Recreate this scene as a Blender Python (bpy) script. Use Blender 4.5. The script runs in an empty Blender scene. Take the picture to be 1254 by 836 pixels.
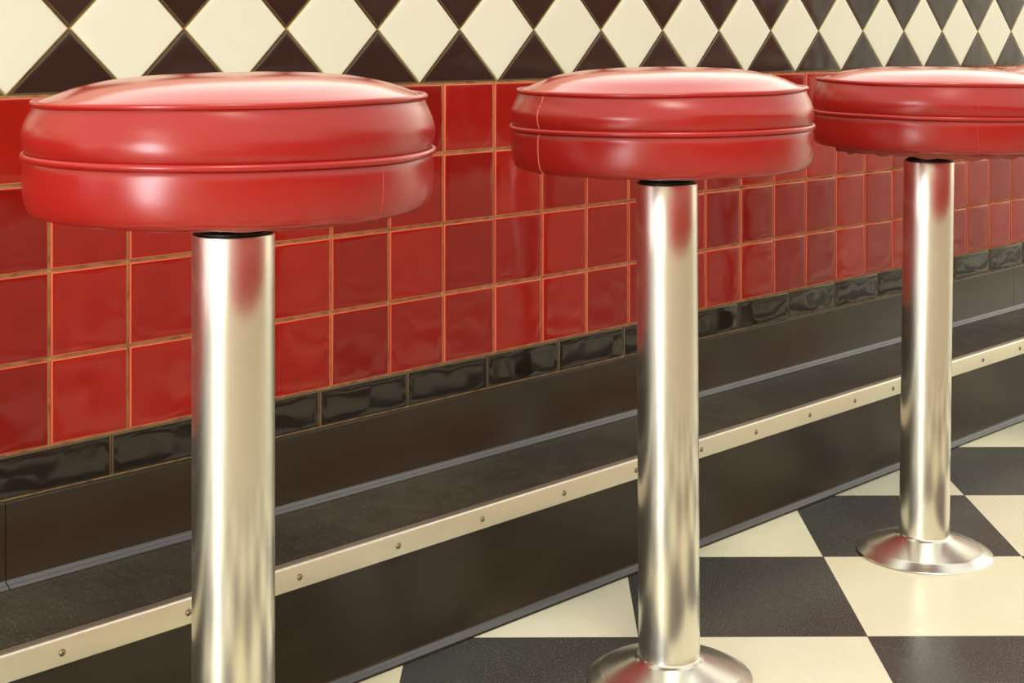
import bpy, bmesh, math, random
from mathutils import Vector, Matrix
random.seed(7)
S = bpy.context.scene
COL = S.collection
PI = math.pi

# ------------------------------------------------------------------ camera
F, PX, PY, H, YAW = 1836.4, 669.3, 43.06, 0.80, math.radians(44.217)
cd = bpy.data.cameras.new('camera'); cam = bpy.data.objects.new('camera', cd); COL.objects.link(cam)
cd.sensor_width = 36; cd.lens = F * 36 / 1254
cd.shift_x = -(PX - 627) / 1254; cd.shift_y = (PY - 418) / 1254
cd.clip_start = 0.02
cam.location = (0, 0, H); cam.rotation_euler = (PI/2, 0, YAW - PI/2)
S.camera = cam
S.view_settings.view_transform = 'Standard'; S.view_settings.look = 'None'
S.view_settings.exposure = 0.0; S.view_settings.gamma = 1.0
S.view_settings.use_curve_mapping = False

# ------------------------------------------------------------------ daylight
w = bpy.data.worlds.new('daylight'); S.world = w; w.use_nodes = True
nt = w.node_tree; bg = nt.nodes['Background']
tc = nt.nodes.new('ShaderNodeTexCoord'); sp = nt.nodes.new('ShaderNodeSeparateXYZ')
rp = nt.nodes.new('ShaderNodeValToRGB')
nt.links.new(tc.outputs['Generated'], sp.inputs[0]); nt.links.new(sp.outputs['Z'], rp.inputs[0])
nt.links.new(rp.outputs[0], bg.inputs[0])
e = rp.color_ramp.elements
e[0].position = 0.0; e[0].color = (0.92, 0.84, 0.64, 1)
e[1].position = 0.9; e[1].color = (0.86, 0.88, 0.84, 1)
m_ = e.new(0.25); m_.color = (1.0, 0.96, 0.80, 1)
dt = nt.nodes.new('ShaderNodeVectorMath'); dt.operation = 'DOT_PRODUCT'; dt.inputs[1].default_value = (0.74, 0.67, 0.0)
nt.links.new(tc.outputs['Generated'], dt.inputs[0])
mr = nt.nodes.new('ShaderNodeMapRange'); mr.interpolation_type = 'SMOOTHSTEP'
for i, v in ((1, 0.15), (2, 0.95), (3, 1.3), (4, 3.0)): mr.inputs[i].default_value = v   # bright hazy side of the sky
nt.links.new(dt.outputs['Value'], mr.inputs[0]); nt.links.new(mr.outputs[0], bg.inputs[1])

def area(name, loc, target, sx, sy, power, color):
    l = bpy.data.lights.new(name, 'AREA'); l.shape = 'RECTANGLE'; l.size = sx; l.size_y = sy
    l.energy = power; l.color = color
    o = bpy.data.objects.new(name, l); COL.objects.link(o); o.location = loc
    o.rotation_euler = (Vector(target) - Vector(loc)).to_track_quat('-Z', 'Y').to_euler()
    return o
area('door_daylight', (-2.90, 0.38, 1.05), (0, 0.38, 1.05), 0.85, 1.95, 100, (0.93, 0.96, 1.0))
sl = bpy.data.lights.new('sun', 'SUN'); sun = bpy.data.objects.new('sun', sl); COL.objects.link(sun)
sl.energy = 1.12; sl.angle = math.radians(12); sl.color = (1.0, 0.93, 0.76)
sun.rotation_euler = Vector((0.55, 0.75, -1.5)).to_track_quat('-Z', 'Y').to_euler()

# ------------------------------------------------------------------ helpers
def srgb(r, g, b):
    f = lambda c: (c/255/12.92) if c/255 <= 0.04045 else ((c/255+0.055)/1.055)**2.4
    return (f(r), f(g), f(b), 1)

class NM:
    """small wrapper for building a principled node material"""
    def __init__(s, name, col=(0.5,0.5,0.5,1), rough=0.5, metal=0.0, spec=0.5):
        s.m = bpy.data.materials.new(name); s.m.use_nodes = True
        s.t = s.m.node_tree; s.p = s.t.nodes['Principled BSDF']
        s.p.inputs['Base Color'].default_value = col; s.p.inputs['Roughness'].default_value = rough
        s.p.inputs['Metallic'].default_value = metal; s.p.inputs['Specular IOR Level'].default_value = spec
        s._obj = None
    def n(s, t, **k):
        x = s.t.nodes.new(t)
        for a, b in k.items(): setattr(x, a, b)
        return x
    def l(s, a, b): s.t.links.new(a, b)
    def obj(s):
        if s._obj is None: s._obj = s.n('ShaderNodeTexCoord').outputs['Object']
        return s._obj
    def noise(s, scale, detail=3, stretch=None, rough=0.5):
        x = s.n('ShaderNodeTexNoise'); x.inputs['Scale'].default_value = scale
        x.inputs['Detail'].default_value = detail; x.inputs['Roughness'].default_value = rough
        v = s.obj()
        if stretch:
            mp = s.n('ShaderNodeMapping'); mp.inputs['Scale'].default_value = stretch; s.l(v, mp.inputs[0]); v = mp.outputs[0]
        s.l(v, x.inputs['Vector']); return x.outputs['Fac']
    def ramp(s, fac, stops):
        x = s.n('ShaderNodeValToRGB'); r = x.color_ramp
        r.elements[0].position, r.elements[0].color = stops[0]
        r.elements[1].position, r.elements[1].color = stops[-1]
        for p, c in stops[1:-1]: r.elements.new(p).color = c
        s.l(fac, x.inputs[0]); return x.outputs[0]
    def mix(s, fac, a, b, mode='MIX'):
        x = s.n('ShaderNodeMix', data_type='RGBA', blend_type=mode)
        for i, v in ((0, fac), (6, a), (7, b)):
            if hasattr(v, 'is_linked'): s.l(v, x.inputs[i])
            else: x.inputs[i].default_value = v
        return x.outputs[2]
    def rng(s, fac, a, b, lo=0.0, hi=1.0):
        x = s.n('ShaderNodeMapRange'); s.l(fac, x.inputs[0])
        for i, v in ((1, a), (2, b), (3, lo), (4, hi)): x.inputs[i].default_value = v
        return x.outputs[0]
    def bump(s, fac, strength, dist=0.001, prev=None):
        x = s.n('ShaderNodeBump'); x.inputs['Strength'].default_value = strength; x.inputs['Distance'].default_value = dist
        s.l(fac, x.inputs['Height'])
        if prev is not None: s.l(prev, x.inputs['Normal'])
        s.l(x.outputs[0], s.p.inputs['Normal']); return x.outputs[0]
    def island(s):
        return s.n('ShaderNodeNewGeometry').outputs['Random Per Island']
    def base(s, c): s.l(c, s.p.inputs['Base Color'])
    def rough(s, c): s.l(c, s.p.inputs['Roughness'])

def glaze(name, a, b, c, rough=0.09, bump=0.35):
    m = NM(name, rough=rough, spec=0.38)
    m.base(m.mix(m.rng(m.noise(30, 2), 0.3, 0.7, 0, 0.35), m.ramp(m.island(), [(0, a), (0.5, b), (1, c)]), a))
    m.rough(m.rng(m.noise(16, 2), 0.3, 0.7, rough*0.8, rough*1.6))
    m.bump(m.noise(14, 1), bump, 0.004)
    return m.m
M = {}
M['red'] = glaze('red_glaze', srgb(128,20,15), srgb(148,25,18), srgb(164,31,21))
M['rededge'] = glaze('red_glaze_edge', srgb(214,100,70), srgb(204,88,60), srgb(222,116,80), 0.25)
M['black'] = glaze('black_glaze', srgb(34,28,22), srgb(28,24,20), srgb(40,34,28), 0.06, 0.6)
M['brown'] = glaze('brown_black_glaze', srgb(52,40,34), srgb(44,34,30), srgb(58,46,40), 0.10, 0.5)
M['blackedge'] = NM('black_glaze_edge', srgb(92,76,56), 0.3).m
M['cream'] = glaze('cream_glaze', srgb(230,231,213), srgb(233,234,216), srgb(228,229,209), 0.12, 0.2)
M['creamedge'] = NM('cream_glaze_edge', srgb(210,200,150), 0.3).m
g = NM('tan_grout', rough=0.9)
g.base(g.ramp(g.noise(60, 4), [(0.25, srgb(116,92,50)), (0.5, srgb(168,138,92)), (0.8, srgb(196,166,118))]))
g.bump(g.noise(400, 2), 0.5, 0.001); M['grout'] = g.m
g = NM('plaster', srgb(232,226,200), 0.7); g.bump(g.noise(80, 3), 0.3, 0.001); M['plaster'] = g.m

# black vinyl cove base: slightly glossy, faint smudges
v = NM('black_vinyl_base', rough=0.22, spec=0.33)
v.base(v.ramp(v.noise(7, 1, (1, 1, 3)), [(0.1, srgb(40,34,23)), (0.9, srgb(50,43,30))]))
v.rough(v.rng(v.noise(9, 1, (1, 1, 2)), 0.0, 1.0, 0.15, 0.28)); v.bump(v.noise(7, 1), 0.25, 0.003)
M['vinyl'] = v.m
v = NM('vinyl_toe_highlight', srgb(84,83,83), 0.22); v.rough(v.rng(v.noise(20, 2), 0.3, 0.7, 0.14, 0.24)); M['toe'] = v.m  # lighter grey puts the highlight along the cove's toe into its colour
# speckled matte tread
t = NM('dark_tread', rough=0.5)
c0 = t.ramp(t.noise(11, 5), [(0.3, srgb(54,50,38)), (0.7, srgb(66,61,48))])
c1 = t.mix(t.rng(t.noise(260, 3, rough=0.7), 0.56, 0.66), c0, srgb(96,88,74))
c1 = t.mix(t.rng(t.noise(90, 4, (1, 4, 1), 0.75), 0.66, 0.74, 0, 0.45), c1, srgb(112,104,94))
t.base(c1); t.rough(t.rng(t.noise(25, 4), 0.3, 0.7, 0.38, 0.6)); M['tread'] = t.m
M['joint'] = NM('tread_joint', srgb(104,84,62), 0.7).m

def metal(name, col, r0, r1, stretch, aniso=0):
    m = NM(name, col, r0, 1.0)
    m.rough(m.rng(m.noise(5, 0, stretch), 0.3, 0.7, r0, r1))
    if aniso:
        m.p.inputs['Anisotropic'].default_value = aniso; m.p.inputs['Anisotropic Rotation'].default_value = 0.0
        tg = m.n('ShaderNodeTangent', direction_type='RADIAL', axis='Z'); m.l(tg.outputs[0], m.p.inputs['Tangent'])
    return m.m
M['steel'] = metal('brushed_steel', (0.76, 0.73, 0.64, 1), 0.23, 0.27, (1, 1, 1), 0.8)
M['flange'] = metal('flange_steel', (0.80, 0.77, 0.67, 1), 0.2, 0.28, (2, 2, 2))
M['nosing'] = metal('aluminium_nosing', (0.86, 0.85, 0.69, 1), 0.38, 0.44, (1, 1, 1))
M['screw'] = metal('screw_metal', (0.30, 0.27, 0.18, 1), 0.3, 0.4, (1, 1, 1))
M['iron'] = NM('dark_iron', srgb(48,40,30), 0.5, 0.6).m

def vinyl(name, a, b, r0=0.22, r1=0.32):
    m = NM(name, rough=0.3, spec=0.6)
    m.p.inputs['Base Color'].default_value = tuple((p+q)/2 for p, q in zip(a, b))
    m.p.inputs['Roughness'].default_value = (r0+r1)/2
    return m.m
M['seat'] = vinyl('red_vinyl', srgb(156,28,23), srgb(166,32,26))
M['top'] = vinyl('polished_red_vinyl', srgb(164,27,22), srgb(174,32,25), 0.11, 0.19)
M['welt'] = vinyl('red_vinyl_welt', srgb(166,29,24), srgb(174,34,27))
M['stitch'] = NM('pale_seam', srgb(222,120,96), 0.5).m
M['hem'] = NM('vinyl_hem', srgb(160,72,60), 0.6).m

# floor vinyl tiles
f = NM('checkered_vinyl_floor', rough=0.25)
TS = 0.3048
mp = f.n('ShaderNodeMapping'); mp.inputs['Scale'].default_value = (1/TS,)*3
mp.inputs['Location'].default_value = (0, 0, 0.5)
f.l(f.obj(), mp.inputs[0])
ck = f.n('ShaderNodeTexChecker'); ck.inputs['Scale'].default_value = 1; f.l(mp.outputs[0], ck.inputs['Vector'])
fl = f.n('ShaderNodeVectorMath', operation='FLOOR'); f.l(mp.outputs[0], fl.inputs[0])
wn = f.n('ShaderNodeTexWhiteNoise'); f.l(fl.outputs[0], wn.inputs['Vector'])
cream = f.ramp(wn.outputs['Value'], [(0, srgb(238,233,198)), (0.5, srgb(238,235,214)), (1, srgb(236,228,186))])
cream = f.mix(f.rng(f.noise(3.5, 1, (1, 2.5, 1)), 0.0, 1.0, 0, 0.5), cream, srgb(226,216,176))
dark = f.ramp(f.noise(5, 5), [(0.3, srgb(56,56,53)), (0.7, srgb(68,68,65))])
dark = f.mix(f.rng(f.noise(330, 3, rough=0.7), 0.56, 0.64, 0, 0.8), dark, srgb(122,116,104))
dark = f.mix(f.rng(f.noise(70, 5, (1, 3, 1), 0.75), 0.62, 0.74, 0, 0.35), dark, srgb(110,106,98))
c = f.mix(ck.outputs['Fac'], dark, cream)
fr = f.n('ShaderNodeVectorMath', operation='FRACTION'); f.l(mp.outputs[0], fr.inputs[0])
sx = f.n('ShaderNodeSeparateXYZ'); f.l(fr.outputs[0], sx.inputs[0])
def edge(o):
    a = f.n('ShaderNodeMath', operation='SUBTRACT'); f.l(o, a.inputs[0]); a.inputs[1].default_value = 0.5
    b = f.n('ShaderNodeMath', operation='ABSOLUTE'); f.l(a.outputs[0], b.inputs[0]); return b.outputs[0]
mx = f.n('ShaderNodeMath', operation='MAXIMUM'); f.l(edge(sx.outputs[0]), mx.inputs[0]); f.l(edge(sx.outputs[1]), mx.inputs[1])
c = f.mix(f.rng(mx.outputs[0], 0.4975, 0.4985), c, srgb(70,62,48))
f.base(c); f.rough(f.rng(f.noise(9, 1), 0.0, 1.0, 0.20, 0.34)); M['floor'] = f.m

def tag(o, label=None, cat=None, group=None, kind=None):
    if label: o['label'] = label
    if cat: o['category'] = cat
    if group: o['group'] = group
    if kind: o['kind'] = kind
    return o
def link(name, bm, mats, parent=None, smooth=True, angle=40):
    me = bpy.data.meshes.new(name)
    bmesh.ops.recalc_face_normals(bm, faces=bm.faces)
    for fc in bm.faces: fc.smooth = smooth
    if smooth:
        for ed in bm.edges:
            if len(ed.link_faces) == 2 and ed.calc_face_angle(0) > math.radians(angle): ed.smooth = False
    bm.to_mesh(me); bm.free()
    for m in (mats if isinstance(mats, list) else [mats]): me.materials.append(m)
    o = bpy.data.objects.new(name, me); COL.objects.link(o)
    if parent: o.parent = parent
    return o
def box(bm, x0, x1, y0, y1, z0, z1, mi=0):
    vs = [bm.verts.new((x, y, z)) for x in (x0, x1) for y in (y0, y1) for z in (z0, z1)]
    for q in ((0,1,3,2),(4,6,7,5),(0,4,5,1),(2,3,7,6),(0,2,6,4),(1,5,7,3)):
        bm.faces.new([vs[i] for i in q]).material_index = mi
def extrude_x(bm, prof, x0, x1, mi=0, mids=None):
    """profile in (y, z), closed, swept along x; mids[i] = material of side i"""
    A = [bm.verts.new((x0, y, z)) for y, z in prof]; B = [bm.verts.new((x1, y, z)) for y, z in prof]
    n = len(prof)
    for i in range(n):
        j = (i+1) % n
        bm.faces.new((A[i], A[j], B[j], B[i])).material_index = mids[i] if mids else mi
    bm.faces.new(A).material_index = mi; bm.faces.new(B[::-1]).material_index = mi
def lathe(bm, prof, seg=96, fn=None, cap0=False, cap1=False, mi=0):
    rings = []
    for i, (r, z) in enumerate(prof):
        if r < 1e-6:
            rings.append([bm.verts.new((0, 0, z))]); continue
        ring = []
        for k in range(seg):
            th = 2*PI*k/seg; rr, zz = fn(th, r, z, i) if fn else (r, z)
            ring.append(bm.verts.new((rr*math.cos(th), rr*math.sin(th), zz)))
        rings.append(ring)
    for a, b in zip(rings, rings[1:]):
        for k in range(seg):
            l = (k+1) % seg
            if len(a) == 1: f_ = bm.faces.new((a[0], b[l], b[k]))
            elif len(b) == 1: f_ = bm.faces.new((a[k], a[l], b[0]))
            else: f_ = bm.faces.new((a[k], a[l], b[l], b[k]))
            f_.material_index = mi
    if cap0: bm.faces.new(rings[0][::-1])
    if cap1: bm.faces.new(rings[-1])
def tube(bm, pts, rad, closed=False, seg=10):
    n = len(pts); rings = []
    for i, p in enumerate(pts):
        a = pts[(i-1) % n] if (closed or i) else p; b = pts[(i+1) % n] if (closed or i < n-1) else p
        t_ = (Vector(b)-Vector(a)).normalized(); up = Vector((0, 0, 1)) if abs(t_.z) < 0.9 else Vector((1, 0, 0))
        s_ = t_.cross(up).normalized(); u_ = s_.cross(t_)
        rings.append([bm.verts.new(Vector(p) + rad*(math.cos(2*PI*k/seg)*s_ + math.sin(2*PI*k/seg)*u_)) for k in range(seg)])
    m = n if closed else n-1
    for i in range(m):
        a, b = rings[i], rings[(i+1) % n]
        for k in range(seg):
            l = (k+1) % seg; bm.faces.new((a[k], a[l], b[l], b[k]))
    if not closed: bm.faces.new(rings[0][::-1]); bm.faces.new(rings[-1])

# ------------------------------------------------------------------ tiled wall (plane y = YW, facing -y)
YW = 1.647
T, X0, Z0 = 0.10305, 0.8543, 0.7296
ZD, XD, WD = 0.8080, 0.8789, 0.1565
XB, WB, ZB = 0.9340, 0.15647, 0.2664
XL, XR = -2.95, 8.0
def inset(poly, d):
    n = len(poly); out = []
    for i in range(n):
        p0, p1, p2 = Vector(poly[i-1]), Vector(poly[i]), Vector(poly[(i+1) % n])
        a = (p1-p0).normalized(); b = (p2-p1).normalized()
        na = Vector((-a.y, a.x)); nb = Vector((-b.y, b.x))
        k = 1 + na.dot(nb); out.append(tuple(p1 + (na+nb)*(d/k)))
    return out
def tile(bm, poly, gap, face, edge_mat, hh=0.0034, bev=0.0016, tilt=0.004):
    """poly CCW in (x, z); the glazed face stands hh proud of the grout"""
    cx = sum(p[0] for p in poly)/len(poly); cz = sum(p[1] for p in poly)/len(poly)
    tx, tz = random.gauss(0, tilt), random.gauss(0, tilt)
    rings = []
    for d, h_ in ((0, -0.004), (0, hh*0.45), (bev*0.35, hh*0.85), (bev, hh), (bev*2.2, hh*1.06), (0.012, hh*1.12)):
        q = inset(poly, gap + d)
        rings.append([bm.verts.new((x, YW - h_ - ((x-cx)*tx + (z-cz)*tz if h_ > 0 else 0), z)) for x, z in q])
    for i, (a, b) in enumerate(zip(rings, rings[1:])):
        for k in range(len(a)):
            l = (k+1) % len(a)
            bm.faces.new((a[k], a[l], b[l], b[k])).material_index = edge_mat if i < 3 else face
    bm.faces.new(rings[-1]).material_index = face
def rect(x0, x1, z0, z1): return [(x0, z0), (x1, z0), (x1, z1), (x0, z1)]

bm = bmesh.new()
box(bm, XL, XR, YW, YW+0.14, 0.0, 0.8864)
wall_back = tag(link('wall_back', bm, M['grout'], smooth=False), kind='structure')
bm = bmesh.new()
for k in range(-36, 69):
    for j in range(4):
        x = X0 + k*T; z = Z0 - (j+1)*T
        tile(bm, rect(x, x+T, z, z+T), 0.0019, 0, 1)
tag(link('red_tile_field', bm, [M['red'], M['rededge']], wall_back), kind='structure')
bm = bmesh.new()
zt = Z0 - 4*T
for k in range(-24, 45):
    x = XB + k*WB
    tile(bm, rect(x, x+WB, ZB, zt), 0.0013, 0, 1, tilt=0.008, bev=0.0012)
tag(link('black_tile_course', bm, [M['black'], M['blackedge']], wall_back), kind='structure')
bm = bmesh.new()
dz = ZD - Z0; ztop = ZD + dz
for k in range(-24, 45):
    x = XD + k*WD
    tile(bm, [(x, ZD), (x+WD/2, Z0), (x+WD, ZD), (x+WD/2, ztop)], 0.0011, 0, 1, tilt=0.002, bev=0.001)
    tile(bm, [(x-WD/2, Z0), (x+WD/2, Z0), (x, ZD)], 0.0013, 2, 3, tilt=0.006, bev=0.002)
    tile(bm, [(x+WD/2, ztop), (x-WD/2, ztop), (x, ZD)], 0.0013, 2, 3, tilt=0.006, bev=0.002)
tag(link('diamond_tile_band', bm, [M['cream'], M['creamedge'], M['brown'], M['blackedge']], wall_back), kind='structure')
bm = bmesh.new(); box(bm, XL, XR, YW-0.004, YW+0.14, 0.8864, 1.00)
tag(link('trim_1', bm, M['plaster'], smooth=False), kind='structure')

# cove base on the wall above the ledge
LZ = 0.166
bm = bmesh.new()
prof = [(YW-0.0005, ZB-0.0012), (YW-0.0022, ZB-0.0022), (YW-0.003, ZB-0.006), (YW-0.003, LZ+0.0085), (YW-0.0045, LZ+0.0062),
        (YW-0.0085, LZ+0.0042), (YW-0.0115, LZ+0.0028), (YW-0.0125, LZ+0.0008), (YW-0.0125, LZ+0.0002), (YW-0.0005, LZ+0.0002)]
mids = [0, 0, 0, 1, 1, 1, 1, 0, 0, 0]
js = [XL, -1.05, 0.800, 2.02, 3.24, 4.46, 6.0, XR]
for a, b in zip(js, js[1:]): extrude_x(bm, prof, a+0.0006, b-0.0006, 0, mids)
tag(link('baseboard_back', bm, [M['vinyl'], M['toe']], angle=60), kind='structure')

# ------------------------------------------------------------------ floor
bm = bmesh.new(); box(bm, -14, 14, -14, 14, -0.05, 0)
floor = tag(link('floor', bm, M['floor'], smooth=False), kind='structure')
FR = math.radians(44.70)
n_ = Vector((math.cos(FR), math.sin(FR), 0)); r_ = Vector((math.sin(FR), -math.cos(FR), 0))
floor.location = 0.44399*r_ + 2.29743*n_; floor.rotation_euler = (0, 0, FR - PI/2)

# ------------------------------------------------------------------ foot ledge
YR = 1.469
ledge = bpy.data.objects.new('foot_ledge', None); COL.objects.link(ledge); ledge.location = (0, 0, 0)
tag(ledge, 'low black foot ledge with pale screwed metal edge running below the tiled wall', 'foot ledge')
bm = bmesh.new(); box(bm, XL, XR, YR+0.003, YW-0.001, 0.0005, LZ-0.0022)
link('plinth', bm, M['vinyl'], ledge, smooth=False)
bm = bmesh.new()
seams = [XL] + [0.905 + 0.3048*k for k in range(-12, 23)] + [XR]
for a, b in zip(seams, seams[1:]): box(bm, a+0.0005, b-0.0005, YR+0.0145, YW-0.001, LZ-0.0022, LZ, 0)
box(bm, XL, XR, YR+0.0145, YW-0.001, LZ-0.0022, LZ-0.0003, 1)
link('tread', bm, [M['tread'], M['joint']], ledge, smooth=False)
bm = bmesh.new()
prof = [(YR+0.003, 0.1385), (YR, 0.1385), (YR, 0.0125), (YR-0.0012, 0.0092), (YR-0.0045, 0.0066), (YR-0.0085, 0.0052), (YR-0.0104, 0.0036), (YR-0.0106, 0.0006), (YR+0.003, 0.0006)]
mids = [0, 0, 0, 1, 1, 1, 0, 0, 0]
js = [XL, -0.90, 0.32, 2.98, 4.20, 5.42, XR]
for a, b in zip(js, js[1:]): extrude_x(bm, prof, a+0.0005, b-0.0005, 0, mids)
o = link('riser_base', bm, [M['vinyl'], M['toe']], ledge, angle=60); o['label'] = 'black vinyl riser with a shiny toe coloured as a highlight'
bm = bmesh.new()
YN = 1.466
prof = [(YN, 0.1374), (YN, LZ-0.0022), (YN+0.0004, LZ-0.0008), (YN+0.0012, LZ), (YN+0.0022, LZ+0.0004), (YN+0.0150, LZ+0.0004), (YN+0.0153, LZ+0.0001), (YN+0.0153, LZ-0.002), (YN+0.003, LZ-0.002), (YN+0.003, 0.1374)]
extrude_x(bm, prof, XL, XR)
nosing = link('metal_nosing', bm, M['nosing'], ledge, angle=50); nosing['label'] = 'pale metal edge strip with screws'
def screw_mesh():
    bm = bmesh.new()
    lathe(bm, [(0.0040, 0), (0.0040, 0.0004), (0.0034, 0.0006), (0.0031, 0.0004), (0.0029, 0.0012), (0.0022, 0.0018), (0.0010, 0.0021), (0, 0.0021)], 20)
    for v_ in bm.verts: v_.co = Vector((v_.co.x, -v_.co.z, v_.co.y))
    return bm
SU = [(76,797),(231,749),(367,705),(488,666),(591,633),(691,603),(779,574),(859,548),(926,527),(992,508),(1047,490),(1094,475),(1204,440),(1249,426)]
def ray(u, v, Y):
    x = (u-PX)/F; d = Y/(math.sin(YAW) - math.cos(YAW)*x)
    return d*(math.cos(YAW) + math.sin(YAW)*x), H - (v-PY)*d/F
s0 = None
for u, v_ in SU:
    x, z = ray(u, v_, YN)
    if s0 is None: s0 = s = link('screw', screw_mesh(), M['screw'], nosing)
    else: s = s0.copy(); COL.objects.link(s)
    s.location = (x, YN, 0.1505)

# ------------------------------------------------------------------ bar stools
def catmull(P, n=5):
    out = []
    for i in range(len(P)-1):
        p0 = P[max(i-1, 0)]; p1 = P[i]; p2 = P[i+1]; p3 = P[min(i+2, len(P)-1)]
        for k in range(n):
            t_ = k/n
            out.append(tuple(0.5*((2*p1[j]) + (-p0[j]+p2[j])*t_ + (2*p0[j]-5*p1[j]+4*p2[j]-p3[j])*t_**2 + (-p0[j]+3*p1[j]-3*p2[j]+p3[j])*t_**3) for j in (0, 1)))
    out.append(P[-1]); return out
def wob(seed):
    rn = random.Random(seed); c_ = [(k, rn.uniform(-1, 1)/k, rn.uniform(0, 6.3)) for k in (2, 3, 4, 5, 7)]
    return lambda th: sum(a*math.sin(k*th+p) for k, a, p in c_)
def place(u, d): 
    r = (u-PX)/F*d
    return (d*math.cos(YAW)+r*math.sin(YAW), d*math.sin(YAW)-r*math.cos(YAW))
def cam_angle(x, y, u):
    """seat azimuth whose rim point shows nearest column u: used to lay the sewn seam"""
    best = None
    for k in range(720):
        th = 2*PI*k/720; px, py = x+0.187*math.cos(th), y+0.187*math.sin(th)
        dx, dy = -px, -py
        if dx*math.cos(th)+dy*math.sin(th) <= 0: continue
        d = px*math.cos(YAW)+py*math.sin(YAW); r = px*math.sin(YAW)-py*math.cos(YAW)
        uu = PX+F*r/d
        if best is None or abs(uu-u) < best[0]: best = (abs(uu-u), th)
    return best[1]

def stool(label, x, y, zb, zm, zt, ztop, pole_top, seam_us=(), seed=1, lean=(0, 0), shift=(0, 0), hem=None, tilt=(0, 0), amp=0.0012, R=0.187):
    root = bpy.data.objects.new('bar_stool', None); COL.objects.link(root); root.location = (x, y, 0)
    tag(root, label, 'stool', 'red vinyl stools in a row before the tiled counter wall')
    root.rotation_euler = (lean[0], lean[1], 0)
    wa, wb_, wc = wob(seed), wob(seed+10), wob(seed+20)
    def dz_top(th): return amp*wa(th) + tilt[0]*math.cos(th) + tilt[1]*math.sin(th)
    def dz_mid(th): return amp*0.9*wb_(th)
    # pedestal
    bm = bmesh.new()
    lathe(bm, [(0.1010, 0.0), (0.1033, 0.0004), (0.1036, 0.0016), (0.1028, 0.0026), (0.0890, 0.0102), (0.0878, 0.0108), (0.0866, 0.0112), (0.0430, 0.0262), (0.0395, 0.0285), (0.0386, 0.0300), (0.0370, 0.0300)], 128)
    link('base_flange', bm, M['flange'], root, angle=14)
    bm = bmesh.new()
    pr = [(0.0381, 0.0275)] + [(0.0381, 0.03 + (pole_top-0.032)*k/6) for k in range(7)] + [(0.0378, pole_top-0.0008), (0.0370, pole_top), (0.0355, pole_top), (0.0352, pole_top-0.02)]
    lathe(bm, pr, 128); link('pedestal_pole', bm, M['steel'], root, angle=30)
    bm = bmesh.new()
    lathe(bm, [(0.0, pole_top-0.015), (0.0345, pole_top-0.015), (0.0345, pole_top+0.002), (0.030, pole_top+0.004), (0.030, zb-0.002), (0.062, zb-0.002), (0.064, zb+0.004), (0.0, zb+0.004)], 48)
    o = link('swivel_hub', bm, M['iron'], root, angle=30); o['label'] = 'dark iron swivel under the seat'
    # seat
    P = [(0.0, zb+0.003), (0.10, zb+0.003), (0.150, zb+0.002), (0.168, zb), (R-0.0085, zb+0.0015), (R-0.0035, zb+0.007), (R-0.0008, zb+0.018), (R, zb+0.032),
         (R-0.0004, zm-0.008), (R-0.0030, zm-0.001), (R-0.0030, zm+0.001), (R-0.0002, zm+0.009), (R+0.0002, zm+0.020), (R-0.0028, zt-0.016), (R-0.0075, zt-0.005),
         (R-0.0095, zt-0.0005), (R-0.0110, zt+0.0015), (R-0.022, zt+0.0065), (R-0.050, zt+(ztop-zt)*0.62), (R-0.090, zt+(ztop-zt)*0.88), (R-0.140, zt+(ztop-zt)*0.985), (0.0, ztop)]
    Q = catmull(P, 4)
    def fn(th, r, z, i):
        a = max(0, min(1, (z-zb)/(zm-zb))); b = max(0, min(1, (z-zm)/(zt-zm)))
        z2 = z + (dz_mid(th)*a*(1-b) + dz_top(th)*b*min(1, r/0.15))
        if z <= zb+0.002 and r > 0.15: z2 += 0.0006*math.sin(th*17+seed)*math.sin(th*5)
        g = 0.0011*wc(th + 3*b)*(1 if r > 0.15 else 0)
        if zb+0.004 < z < zt-0.004 and abs(z-zm) > 0.003: g += 0.0003*math.sin(th*9+z*90+seed)*math.sin(th*4+seed*2)
        return r+g, z2
    cut = max(i for i, q in enumerate(Q) if q[1] <= zt + 0.0006 or q[0] > R-0.0095)
    bm = bmesh.new(); lathe(bm, Q[:cut+1], 160, fn); seat = link('seat', bm, M['seat'], root, angle=80)
    bm = bmesh.new(); lathe(bm, Q[cut:], 160, lambda th, r, z, i: fn(th, r, z, i+cut))
    o = link('top_panel', bm, M['top'], seat, angle=80); o['label'] = 'shiny domed red vinyl top'
    def welt(r, zf, rad):
        bm = bmesh.new()
        pts = [((r+0.0010*wc(th+off))*math.cos(th), (r+0.0010*wc(th+off))*math.sin(th), zf(th)) for th in [2*PI*k/160 for k in range(160)]]
        tube(bm, pts, rad, True, 10); return link('welt', bm, M['welt'], seat, angle=80)
    off = 3; welt(R-0.0085, lambda th: zt+0.0012+dz_top(th), 0.0028)
    off = 0; welt(R-0.0005, lambda th: zm+dz_mid(th), 0.0031)
    for u, lo, hi, pale in seam_us:
        th = cam_angle(x+shift[0], y+shift[1], u); pts = []
        for r, z in Q:
            if r > R-0.012 and zb+0.001 < z < zt and lo <= (z-zb)/(zt-zb) <= hi:
                rr, zz = fn(th, r, z, 0); pts.append(((rr-0.0002)*math.cos(th), (rr-0.0002)*math.sin(th), zz))
        bm = bmesh.new(); tube(bm, pts, 0.0009, False, 8); link('seam', bm, M['stitch'] if pale else M['welt'], seat, angle=80)
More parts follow.
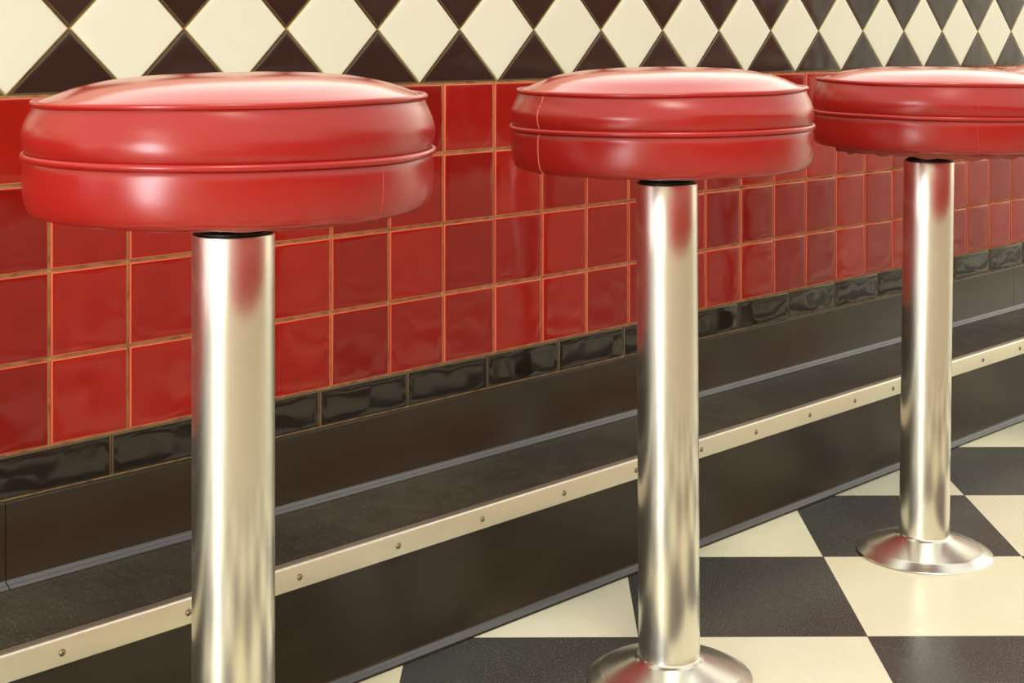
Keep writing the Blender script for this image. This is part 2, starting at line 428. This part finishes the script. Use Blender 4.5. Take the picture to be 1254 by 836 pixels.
    if hem:
        bm = bmesh.new(); r0, drop = hem; N = 240; top, bot = [], []
        for k in range(N):
            th = 2*PI*k/N; dd = drop*(0.62 + 0.22*abs(math.sin(th*14+seed)) + 0.2*math.sin(th*5.0+seed*2)*math.sin(th*9))
            top.append(bm.verts.new((r0*math.cos(th), r0*math.sin(th), zb+0.0025))); bot.append(bm.verts.new(((r0+0.002*math.sin(th*14))*math.cos(th), (r0+0.002*math.sin(th*14))*math.sin(th), zb-dd)))
        for k in range(N): bm.faces.new((top[k], top[(k+1) % N], bot[(k+1) % N], bot[k]))
        h_ = link('hem', bm, M['hem'], seat); sm = h_.modifiers.new('thick', 'SOLIDIFY'); sm.thickness = 0.0012
        h_['label'] = 'ragged vinyl hem tucked under the seat'
    for ch in [seat]: ch.location = (shift[0], shift[1], 0)
    return root

x1, y1 = place(286.0, 1.400); x2, y2 = place(819.8, 1.868); x3, y3 = place(1131.5, 2.325); x4, y4 = 2.712, 1.210
rt = (math.sin(YAW), -math.cos(YAW))
stool('red round stool nearest the camera, leftmost, its base below the picture', x1, y1, 0.639, 0.692, 0.740, 0.765, 0.616,
      seam_us=((470, 0.0, 0.5, False),), seed=3, tilt=(0.0015, -0.0015), hem=(0.155, 0.004))
stool('red round stool with a pale seam down its left side, second from the left', x2, y2, 0.636, 0.688, 0.732, 0.760, 0.6166,
      seam_us=((663, 0, 1, True),), seed=5, shift=(-0.006*rt[0], -0.006*rt[1]), lean=(-0.004, -0.004), tilt=(0.001, 0))
stool('red round stool with a ragged hem under the seat, third from the left', x3, y3, 0.628, 0.680, 0.7275, 0.751, 0.606,
      seam_us=((1191, 0, 1, False),), seed=8, hem=(0.150, 0.0105), lean=(0.009, 0.009), shift=(0.008*rt[0], 0.008*rt[1]))
stool('red round stool mostly cut off at the right edge behind the third stool', x4, y4, 0.630, 0.682, 0.729, 0.752, 0.606, seed=12)

# ------------------------------------------------------------------ the rest of the room (seen only in reflections)
bm = bmesh.new()
def wall_box(*a): box(bm, *a)
wall_box(-3.1, -2.95, -2.35, -0.15, 0, 2.6); wall_box(-3.1, -2.95, 0.90, YW+0.14, 0, 2.6); wall_box(-3.1, -2.95, -0.15, 0.90, 2.12, 2.6)
tag(link('wall_left', bm, M['plaster'], smooth=False), kind='structure')
bm = bmesh.new()
for a in ((-3.06, -2.99, -0.15, -0.09, 0, 2.12), (-3.06, -2.99, 0.84, 0.90, 0, 2.12), (-3.06, -2.99, -0.09, 0.84, 2.06, 2.12), (-3.06, -2.99, -0.09, 0.84, 0.0, 0.08)): box(bm, *a)
tag(link('door_1', bm, M['nosing'], smooth=False), kind='structure')
bm = bmesh.new(); box(bm, -2.95, XR, -2.35, -2.20, 0.14, 1.25, 0); box(bm, -2.95, XR, -2.36, -2.19, 0, 0.14, 1)
tag(link('wall_front', bm, [M['red'], M['plaster']], smooth=False), kind='structure')
